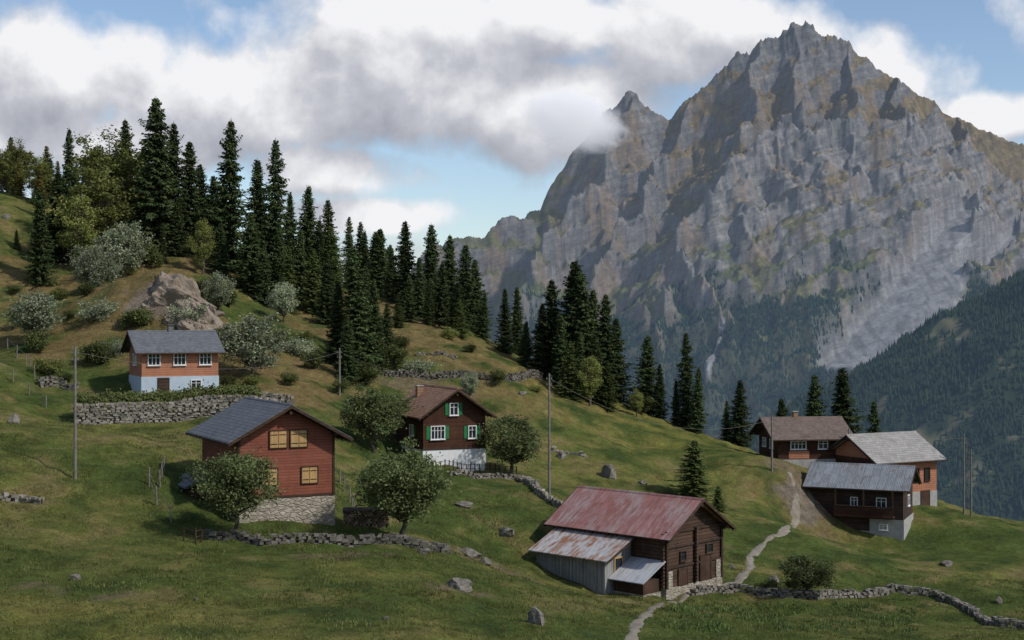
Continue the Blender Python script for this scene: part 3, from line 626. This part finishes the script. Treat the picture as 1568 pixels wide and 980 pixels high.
# 4 log barn
p,z=PW(1020,912,105); h=House('log_barn',47,(0,0),p,z,7,11,4.6,.62)
h.walls(barnw,0,hb=.5,basemat=mas); h.roof(redmetal,.75,.9,.4,.07)
pm=h.mb('corner_posts',darkw)
for x in (-.12,3.4,6.9): pm.box(x,x+.22,-.16,-.003,.5,4.7)
for y in (3.2,): pm.box(-.16,-.003,y,y+.22,.5,4.6)
le=h.mb('log_ends',barnw); q=.6
while q<4.5:
    le.box(-.34,-.004,-.0,.2,q,q+.18); le.box(7.004,7.3,0,.2,q,q+.18); le.box(3.42,3.6,-.34,-.165,q+.13,q+.3); q+=.27
for zz in (1.9,3.4,4.5): h.fb(h.mb('beams',darkw),'front',.15,6.85,zz,zz+.16,.003,.1)
h.door('front',4.9,.5,1.3,1.9,vdark); h.window('front',2.0,2.7,.6,.6,frame=trim,mull=1); h.window('front',5.4,2.9,.7,.6,frame=trim,mull=1); h.door('front',2.0,.5,1.0,1.2,vdark)
h.mb('stone_corner',mas).box(6.3,7.1,-.09,.6,-1.5,2.0); h.mb('stone_corner',mas).box(-.09,.7,-.09,.4,-1.5,1.7)
h.mb('shed_walls',greyw).poly([(-3.2,3.2,-1.5),(-.01,3.2,-1.5),(-.01,10,-1.5),(-3.2,10,-1.5),(-3.2,3.2,2.7),(-.01,3.2,4.1),(-.01,10,4.1),(-3.2,10,2.7)],[(0,3,2,1),(4,5,6,7),(0,1,5,4),(1,2,6,5),(2,3,7,6),(3,0,4,7)])
h.mb('shed_roof',rustmetal).hexa([(-3.7,2.6,2.58),(-.5,2.6,3.98),(-.5,10.4,3.98),(-3.7,10.4,2.58),(-3.7,2.6,2.66),(-.5,2.6,4.06),(-.5,10.4,4.06),(-3.7,10.4,2.66)])
h.mb('shed_roof_trim',trim).hexa([(-3.7,2.54,2.48),(-3.7,2.59,2.48),(-.5,2.59,3.88),(-.5,2.54,3.88),(-3.7,2.54,2.66),(-3.7,2.59,2.66),(-.5,2.59,4.06),(-.5,2.54,4.06)])
m=h.mb('shed_window',m_glass); m.box(-2.1,-1.3,3.13,3.17,1.7,2.6); f=h.mb('shed_window_frame',yelw)
for a in ((-2.2,-2.1,1.6,2.7),(-1.3,-1.2,1.6,2.7),(-2.1,-1.3,1.6,1.7),(-2.1,-1.3,2.6,2.7)): f.box(a[0],a[1],3.1,3.198,a[2],a[3])
f=h.mb('shed_battens',greyw); y=3.25
while y<10: f.box(-3.24,-3.203,y,y+.05,-1.4,2.66); y+=.34
h.mb('annex_walls',vdark).box(-2.3,-.17,.35,3.1,.3,1.25); h.mb('annex_base',mas).box(-2.35,-.18,.3,3.15,-1.6,.295)
h.mb('annex_roof',whmetal).hexa([(-2.9,-.1,1.2),(-.17,-.1,2.5),(-.17,3.18,2.5),(-2.9,3.18,1.2),(-2.9,-.1,1.27),(-.17,-.1,2.57),(-.17,3.18,2.57),(-2.9,3.18,1.27)])
h.done()
# 5 dark farmhouse on the right
p,z=PW(1383,822,147); h=House('timber_farmhouse',66,(0,0),p,z,6.5,9.5,5.2,.52)
h.walls(darkw,0,hb=.4,basemat=mas); h.roof(grmetal,.95,.8,.7,.1)
h.fb(h.mb('plaster_base',concrete),'left',-.05,3.4,-1,1.7,.056,.09); h.fb(h.mb('plaster_base',concrete),'front',-.05,6.5,-1,1.7,.056,.09)
bl=h.mb('balcony',brnw); bl.box(-1.15,-.06,.8,6.9,1.95,2.08); 
y=.85
while y<6.85: bl.box(-1.12,-1.06,y,y+.13,2.082,3.0); y+=.17
h.mb('balcony_rail',trim).box(-1.18,-1.0,.8,6.9,3.003,3.1)
for y in (.85,3.8,6.7): h.mb('balcony_posts',trim).box(-1.15,-1.01,y,y+.14,3.103,4.75)
h.window('left',2.2,3.4,.9,.9); h.window('left',5,3.4,.6,.8); h.window('left',2.0,.9,.7,.5,frame=trim); h.door('left',7.6,.4,1,1.9,brnw); h.window('front',3.2,3.4,.9,1.)
h.done()
# 6 brown farmhouse
p,z=PW(1192,712,160); h=House('brown_farmhouse',-82,(7,0),p,z,7,8,3.2,.5)
h.walls(brnw,0,hb=.6,basemat=concrete); h.roof(brnroof,.9,1.,.8)
h.window('right',2.3,2.2,1.7,.8,mull=4); h.window('right',5.2,2.2,1.0,.8); h.fb(h.mb('brick_panel',orgw),'right',1.2,3.6,.7,1.55,.02,.05); h.chimney(3.4,3.2,.5,5.6,brntile)
h.window('front',2.2,2.2,.9,.9); h.window('front',4.8,2.2,.9,.9); h.done()
# 7 farmhouse with pale roof
p,z=PW(1345,790,155); h=House('orange_farmhouse',-61,(8,0),p,z,8,8.7,6.1,.58)
h.walls(orgw,0,hb=2.3,basemat=concrete); h.roof(slate2,.8,1.0,.8,.14)
for k_ in (5.6,7.2): h.window('right',k_,4.2,.6,1.3,frame=trim,mull=1)
h.door('right',6.9,.4,1.2,1.9,vdark); h.fb(h.mb('gable_boards',brnw),'front',0,8,2.32,6.1,.004,.05); h.window('front',2.5,4.4,.9,.9); h.done()
# ------------------------------------------------------------ dry-stone walls
def polyg(pts): return [hit(*q) for q in pts]
def resample(pts,stp):
    out=[];P_=[Vector(q[:2]) for q in pts]
    for a,b_ in zip(P_[:-1],P_[1:]):
        L=(b_-a).length; n_=max(1,int(L/stp))
        for i in range(n_): out.append((a.lerp(b_,i/n_),(b_-a).normalized()))
    return out
def stonewall(name,pts,hh,stp=.42,ch=.2,ruin=.3,thick=.55,pts3=None):
    mb=MB(); rs=resample(pts3 or polyg(pts),stp)
    nr=max(1,int(hh/ch)); ph=random.random()*9
    for idx,(p_,d_) in enumerate(rs):
        nrm=Vector((-d_.y,d_.x)); p_=p_+nrm*(.18*math.sin(idx*.23+ph))
        top=nr-int(ruin*nr*1.6*max(0,math.sin(idx*.17+ph)*.6+random.uniform(-.4,.6)))
        for r_ in range(-2,top):
            for sd in (-1,1):
                c=p_+d_*(random.uniform(-.14,.14)+(stp/2 if r_%2 else 0))+nrm*(sd*thick*.25+random.uniform(-.05,.05))
                z0=float(ground(p_.x,p_.y))+r_*ch+ch/2+random.uniform(-.03,.03); l=stp*random.uniform(.3,.68); w=thick*.26*random.uniform(.8,1.3); hz=ch*random.uniform(.35,.7)
                pp=[]
                for zz in (-1,1):
                    for a,b_ in ((-1,-1),(1,-1),(1,1),(-1,1)):
                        j=random.uniform(.6,1.08); q=c+d_*l*a*j+nrm*w*b_*random.uniform(.65,1.1); pp.append((q.x,q.y,z0+hz*zz*random.uniform(.6,1.15)))
                mb.hexa(pp)
    return mb.make(name,stoneM)
stonewall('dry_stone_wall',None,1.9,ruin=.05,pts3=[((u-784)/F*d,d) for u,d in ((118,127),(200,128.5),(300,130),(390,131),(430,133))])
stonewall('dry_stone_wall',[(320,826),(400,836),(470,830),(560,832),(640,842),(690,848)],.75)
stonewall('dry_stone_wall',[(590,576),(650,580),(700,578),(760,585),(830,582)],.9)
stonewall('dry_stone_wall',[(690,728),(740,733),(792,735)],.6)
stonewall('dry_stone_wall',[(800,738),(825,755),(850,775),(868,788)],.7)
stonewall('dry_stone_wall',[(1060,912),(1130,905),(1180,912),(1250,918),(1310,915),(1370,906),(1430,915),(1490,940),(1530,960),(1590,965)],.65,ruin=.35)
stonewall('dry_stone_wall',[(60,590),(90,592),(120,600)],.8); stonewall('dry_stone_wall',[(0,762),(30,768),(70,772)],.6); stonewall('dry_stone_wall',[(640,545),(700,552)],.5,ruin=.5); stonewall('dry_stone_wall',[(380,612),(430,620),(450,622)],1.)
stonewall('dry_stone_wall',[(845,690),(880,697),(900,702)],.5,ruin=.5)
hm=MB()
for i in range(9000):
    t=random.random(); u=118+280*t; d=np.interp(u,[118,200,300,390,400],[128,129.5,131,132,132.2]); x=(u-784)/F*d+random.gauss(0,.1); y=d+random.gauss(0,.35); z=float(ground(x,y-1))+1.9+abs(random.gauss(0,.3))
    a=Vector((random.gauss(0,1),random.gauss(0,1),random.gauss(0,1))).normalized()*.12; b_=a.orthogonal()*.6; c=Vector((x,y,z)); hm.poly([c-a,c+b_,c+a,c-b_],[(0,1,2,3)])
hm.make('hedge',lD)
# ------------------------------------------------------------ boulders
def boulder(seed,sub=3,mat=None,rough=.12,name='boulder'):
    bm=bmesh.new(); bmesh.ops.create_icosphere(bm,subdivisions=sub,radius=1); r=random.Random(seed)
    pl=[(Vector((r.gauss(0,1),r.gauss(0,1),r.gauss(0,.7))).normalized(),r.uniform(.5,.8)) for _ in range(14)]
    for v in bm.verts:
        for nrm,dd in pl:
            q=v.co.dot(nrm)
            if q>dd: v.co-=nrm*(q-dd)
        v.co*=1+rough*(mnoise.fractal(v.co*2.3+Vector((seed*3.1,0,0)),.8,2.1,6))*1.4
    me=bpy.data.meshes.new(name); bm.to_mesh(me); bm.free(); me.materials.append(mat or rockM); return me
bo=[boulder(i) for i in range(6)]
for u,v,w,hh in [(705,905,44,24),(822,955,28,30),(776,820,30,16),(932,730,32,24),(20,648,22,18),(116,888,18,14),(712,776,30,10),(1530,924,14,13),(1450,866,24,8),(985,742,14,9),(722,852,34,18),(745,864,26,14),(648,848,30,13),(800,604,16,8),(10,335,14,8),(1510,955,16,11),(1185,890,18,9),(590,950,12,6),(1120,870,12,7),(300,920,8,5),(940,860,12,6),(860,700,20,10)]:
    x,y,z=hit(u,v); s=y/F; ob=bpy.data.objects.new('boulder',random.choice(bo)); S.collection.objects.link(ob); ob.location=(x,y,z+hh*s*.1); ob.scale=(w*s*.58,w*s*.5,hh*s*.75); ob.rotation_euler=(0,0,random.random()*6)
def outcrop(u,v,d,sc,rot,seed,dz):
    x,y,z=W(u,v,d); ob=bpy.data.objects.new('rock_outcrop',boulder(seed,6,outM,.17,'rock_outcrop')); S.collection.objects.link(ob); ob.location=(x,y,z-dz); ob.scale=sc; ob.rotation_euler=rot
outcrop(262,480,160,(7.6,3.8,5.2),(.35,.42,.2),77,1.4); outcrop(225,470,162,(5.,3.4,3.8),(.2,-.2,.6),78,1.0); outcrop(312,500,157,(4.6,3,3.0),(.3,.6,.1),79,.8)
outcrop(478,612,151,(3.4,2.,2.6),(.2,.3,0),80,.6)
# ------------------------------------------------------------ footpath
def path(name,pts,w):
    g=polyg(pts); P_=[Vector(q[:2]) for q in g]; out=[]
    for i in range(len(P_)-1):
        p0=P_[max(i-1,0)];p1=P_[i];p2=P_[i+1];p3=P_[min(i+2,len(P_)-1)]
        k_=max(2,int((p2-p1).length/.35))
        for j in range(k_):
            t=j/k_; out.append(.5*((2*p1)+(p2-p0)*t+(2*p0-5*p1+4*p2-p3)*t*t+(3*p1-p0-3*p2+p3)*t**3))
    V=[];Fq=[];nc=7
    for i,q in enumerate(out):
        d_=(out[min(i+1,len(out)-1)]-out[max(i-1,0)]).normalized(); nrm=Vector((-d_.y,d_.x)); ww=w*(1+.3*math.sin(i*.31)+random.uniform(-.25,.25))
        for c in range(nc):
            s=(c/(nc-1)-.5)*ww; x,y=q.x+nrm.x*s,q.y+nrm.y*s; V.append((x,y,float(ground(x,y))+.06-.12*abs(c/(nc-1)-.5)**2*4))
        if i:
            o=(i-1)*nc
            for c in range(nc-1): Fq.append((o+c,o+c+1,o+nc+c+1,o+nc+c))
    mk_np(name,V,Fq,dirt,True); return np.array([(q.x,q.y) for q in out])
pp1=path('footpath',[(962,1010),(968,975),(985,945),(1030,922),(1075,902),(1130,893),(1148,870),(1150,850),(1175,828),(1205,808),(1218,790),(1222,772)],.85)
pp2=path('footpath',[(1224,768),(1216,745),(1208,722)],.5)
# ------------------------------------------------------------ poles, fences
def pole(u,vt,vb,d=None,cross=False):
    if d is None: x,y,z=hit(u,vb)
    else: x=(u-784)/F*d;y=d;z=float(ground(x,y))
    h=(490-vt)/F*y-z; mb=MB(); mb.tube([(0,0,-.5),(0,0,h*.5),(0,0,h)],[.12,.10,.08],8)
    for i in range(2):
        mb.box(-.25,.25,-.03,.03,h-.5-i*.5,h-.43-i*.5)
        for sx in (-.24,.18): mb.box(sx,sx+.06,-.03,.03,h-.43-i*.5+.002,h-.3-i*.5)
    ob=mb.make('utility_pole',polM); ob.location=(x,y,z); return Vector((x,y,z+h-.4))
a1=pole(115,530,733); a2=pole(841,572,757); a3=pole(520,533,605,150); a4=pole(1182,636,722); a5=pole(1300,655,700,160); a6=pole(1476,665,790,158); a7=pole(1487,688,792,158); a8=pole(490,330,400,205)
mb=MB()
for i in range(8):
    t0=i/8; p0=a6.lerp(Vector((a6.x,a6.y,a6.z-8)),t0); p1=Vector((a7.x,a7.y,a6.z-1-8*t0)); mb.tube([p0,p1],[.035,.035],4)
mb.make('pole_bracing',polM)
def wire(p0,p1,sag=1.5):
    mb=MB(); mb.tube([p0.lerp(p1,t/14)-Vector((0,0,sag*4*(t/14)*(1-t/14))) for t in range(15)],[.012]*15,4); mb.make('power_line',polM)
wire(a1,a3); wire(a3,a2); wire(a2,a4,2.5); wire(a4,a6,1)
x,y,z=hit(892,752); wire(a2,Vector((x,y,z)),.05)
def fence(name,pts,stp,ph,rails=0,picket=False,mat=polM,rr=.03):
    mb=MB(); rs=resample(polyg(pts),stp); prev=None
    for p_,d_ in rs:
        z=float(ground(p_.x,p_.y)); hh=ph*random.uniform(.85,1.1); lx=random.uniform(-.08,.08)
        mb.tube([(p_.x,p_.y,z-.2),(p_.x+lx,p_.y,z+hh)],[.06,.055],5)
        c=Vector((p_.x,p_.y,z))
        if prev is not None and rails:
            for k_ in range(rails): zz=ph*(.85-.4*k_); mb.tube([prev+Vector((0,0,zz)),c+Vector((0,0,zz))],[rr,rr],4)
        prev=c
    mb.make(name,mat)
fence('wooden_fence',[(281,830),(300,834),(316,830)],.45,1.0,2,mat=trim)
fence('wooden_fence',[(668,722),(720,724),(765,726),(800,730)],.5,.95,2,mat=trim)
fence('wire_fence',[(-10,560),(20,585),(45,605),(70,625),(95,645)],2.2,1.25,2,rr=.012); fence('wire_fence',[(228,745),(240,775),(262,800),(282,826)],1.9,1.25,2,rr=.012); fence('wire_fence',[(252,722),(245,748),(240,770)],2.2,1.25,2,rr=.012); fence('wire_fence',[(12,535),(40,560),(60,600)],2.6,1.3,1,rr=.012)
fence('wire_fence',[(520,740),(535,770),(548,800)],2,1.2,1,rr=.012)
fence('wooden_fence',[(1385,700),(1410,700)],1,1,2,mat=trim)
wp=bpy.data.objects.new('woodpile',None); S.collection.objects.link(wp); x,y,z=hit(560,806); wp.location=(x,y,z); wp.rotation_euler=(0,0,.1); mb=MB()
for r_ in range(7):
    for c in range(12):
        xx=-1.5+c*.27+random.uniform(-.04,.04)+(.13 if r_%2 else 0); zz=.0+r_*.17; rr=random.uniform(.085,.125)
        mb.tube([(xx,-.5+random.uniform(-.1,.1),zz),(xx,.6,zz)],[rr,rr],7); mb.f.append(tuple(range(len(mb.v)-14,len(mb.v)-7)))
mb.make('logs',m_island('cut_logs',[(.09,.06,.04),(.30,.22,.15)],.3,2),wp); mb=MB(); mb.hexa([(-1.65,-.6,1.13),(1.65,-.6,1.16),(1.65,.75,1.24),(-1.65,.75,1.22),(-1.65,-.6,1.18),(1.65,-.6,1.22),(1.65,.75,1.3),(-1.65,.75,1.28)]); mb.make('cover_sheet',darkw,wp)
# ------------------------------------------------------------ meadow grass
def tufts(name,nn,x0,x1,y0,y1,hmin,hmax,w,mat,filt=None,blades=3):
    x=rng.uniform(x0,x1,nn); y=rng.uniform(y0,y1,nn)
    k_=np.ones(nn,bool)
    for pp in (pp1,pp2):
        for q in pp[::3]: k_&=((x-q[0])**2+(y-q[1])**2)>.5**2
    if filt is not None: k_&=filt(x,y)
    x,y=x[k_],y[k_]; nn=len(x); z=ground(x,y)
    Vs=[]
    for i in range(blades):
        a=rng.random(nn)*6.28; h=rng.uniform(hmin,hmax,nn)*(1+.9*fbm(x/4,y/4,2,77)); ox=x+rng.normal(0,.08,nn); oy=y+rng.normal(0,.08,nn); lx=rng.normal(0,.35,nn)*h; ly=rng.normal(0,.35,nn)*h
        c,s=np.cos(a)*w,np.sin(a)*w
        Vs.append(np.stack([np.stack([ox-c,oy-s,z-.03],1),np.stack([ox+c,oy+s,z-.03],1),np.stack([ox+lx,oy+ly,z+h],1)],1))
    V=np.concatenate(Vs).reshape(-1,3); mk_np(name,V,np.arange(len(V)).reshape(-1,3),mat)
grM=m_island('grass_blades',[(.095,.130,.034),(.21,.205,.068)],.5,.2,.35)
tufts('meadow_grass',110000,-45,60,50,125,.07,.18,.03,grM,lambda x,y: fbm(x/3,y/3,3,15)>-.1)
def gar(x,y):
    u=784+x/y*F; v=490-ground(x,y)/y*F; return (u>1010)&(u<1400)&(v>925)&(v<968)&(fbm(x/3,y/3,3,5)>.0)
gdM=m_island('vegetable_leaves',[(.09,.135,.035),(.18,.225,.08)],.3,.5,.3)
tufts('leafy_weeds',16000,5,45,70,115,.1,.26,.07,gdM,gar,4)
# ------------------------------------------------------------ sky + clouds
w=bpy.data.worlds.new('World'); S.world=w; w.use_nodes=True; nt=w.node_tree; nt.nodes.clear()
SV=Vector((.76,-.38,.80)).normalized(); el=math.asin(SV.z); az=math.atan2(SV.x,SV.y)
gt=bpy.data.node_groups.new('cloud_density','ShaderNodeTree'); gt.interface.new_socket('P',in_out='INPUT',socket_type='NodeSocketVector'); gt.interface.new_socket('D',in_out='OUTPUT',socket_type='NodeSocketFloat')
gi=gt.nodes.new('NodeGroupInput'); go=gt.nodes.new('NodeGroupOutput'); Pv=gi.outputs[0]
x,y,z=sep(gt,Pv)
acc=None
for cu,cv,ru,rv,wt in [(40,120,320,105,1.1),(330,150,220,80,1),(620,130,320,115,1.25),(850,170,180,95,1.25),(1080,55,230,80,1.05),(520,262,140,45,.9),(560,328,150,30,.8),(1530,178,130,45,1.),(1380,110,150,70,.55),(760,40,420,75,1.0),(120,215,280,70,1.),(-200,150,200,150,1),(1800,120,200,120,1)]:
    a=(cu-784)/F; b_=(490-cv)/F
    dx=M(gt,'MULTIPLY',M(gt,'SUBTRACT',x,a),F/ru); dy=M(gt,'MULTIPLY',M(gt,'SUBTRACT',y,b_),F/rv)
    e=M(gt,'MULTIPLY',M(gt,'MAXIMUM',M(gt,'SUBTRACT',1,M(gt,'ADD',M(gt,'MULTIPLY',dx,dx),M(gt,'MULTIPLY',dy,dy))),-.6),wt)
    acc=e if acc is None else M(gt,'SMOOTH_MAX',acc,e,.3)
n1=noise(gt,Pv,13,8,.54,.1)
D=M(gt,'ADD',M(gt,'MULTIPLY',acc,.62),M(gt,'ADD',M(gt,'MULTIPLY',M(gt,'SUBTRACT',n1,.5),2.2),.07))
gt.links.new(D,go.inputs[0])
tc=N(nt,'ShaderNodeTexCoord'); x,y,z=sep(nt,tc.outputs['Generated']); yy=M(nt,'MAXIMUM',M(nt,'ABSOLUTE',y),.12)
Pc=comb(nt,M(nt,'DIVIDE',x,yy),M(nt,'DIVIDE',z,yy),0)
def dens(off):
    v=N(nt,'ShaderNodeVectorMath',operation='ADD'); nt.links.new(Pc,v.inputs[0]); v.inputs[1].default_value=off
    g=N(nt,'ShaderNodeGroup'); g.node_tree=gt; nt.links.new(v.outputs[0],g.inputs[0]); return g.outputs[0]
D0=dens((0,0,0)); D2=dens((.010,.026,0))
al=mapr(nt,D0,-.08,.38,0,1); al=M(nt,'POWER',al,1.1)
lit=M(nt,'ADD',.69,M(nt,'MULTIPLY',M(nt,'SUBTRACT',D0,D2),.72))  # cloud self-shadowing painted into their colour from density offset up and right
lit=M(nt,'SUBTRACT',lit,mapr(nt,D2,.2,1.2,0,.24)); lit=M(nt,'MULTIPLY',lit,1,clamp=True)
cc=N(nt,'ShaderNodeValToRGB'); nt.links.new(lit,cc.inputs[0]); e=cc.color_ramp.elements; e[0].position=.05; e[0].color=(.34,.36,.42,1); e[1].position=.95; e[1].color=(.90,.90,.92,1); e2=e.new(.5); e2.color=(.53,.545,.60,1)
sky=N(nt,'ShaderNodeTexSky',sky_type='NISHITA'); sky.sun_disc=False; sky.sun_elevation=el; sky.sun_rotation=az; sky.altitude=1400; sky.air_density=1.; sky.dust_density=1.5
bg1=N(nt,'ShaderNodeBackground'); bg1.inputs[1].default_value=.135; nt.links.new(sky.outputs[0],bg1.inputs[0])
bg2=N(nt,'ShaderNodeBackground'); bg2.inputs[1].default_value=1.; nt.links.new(cc.outputs[0],bg2.inputs[0])
ms=N(nt,'ShaderNodeMixShader'); nt.links.new(al,ms.inputs[0]); nt.links.new(bg1.outputs[0],ms.inputs[1]); nt.links.new(bg2.outputs[0],ms.inputs[2])
wo=N(nt,'ShaderNodeOutputWorld'); nt.links.new(ms.outputs[0],wo.inputs[0])
sl_=bpy.data.lights.new('sun','SUN'); sl_.energy=3.1; sl_.angle=math.radians(2.5); sl_.color=(1,.95,.89); so=bpy.data.objects.new('sun',sl_); S.collection.objects.link(so); so.rotation_euler=SV.to_track_quat('Z','Y').to_euler()
cam=bpy.data.cameras.new('camera'); cam.lens=50; cam.sensor_width=36; cam.clip_end=40000; co=bpy.data.objects.new('camera',cam); S.collection.objects.link(co); co.rotation_euler=(math.pi/2,0,0); S.camera=co
S.view_settings.view_transform='Standard'; S.view_settings.look='None'; S.view_settings.exposure=0
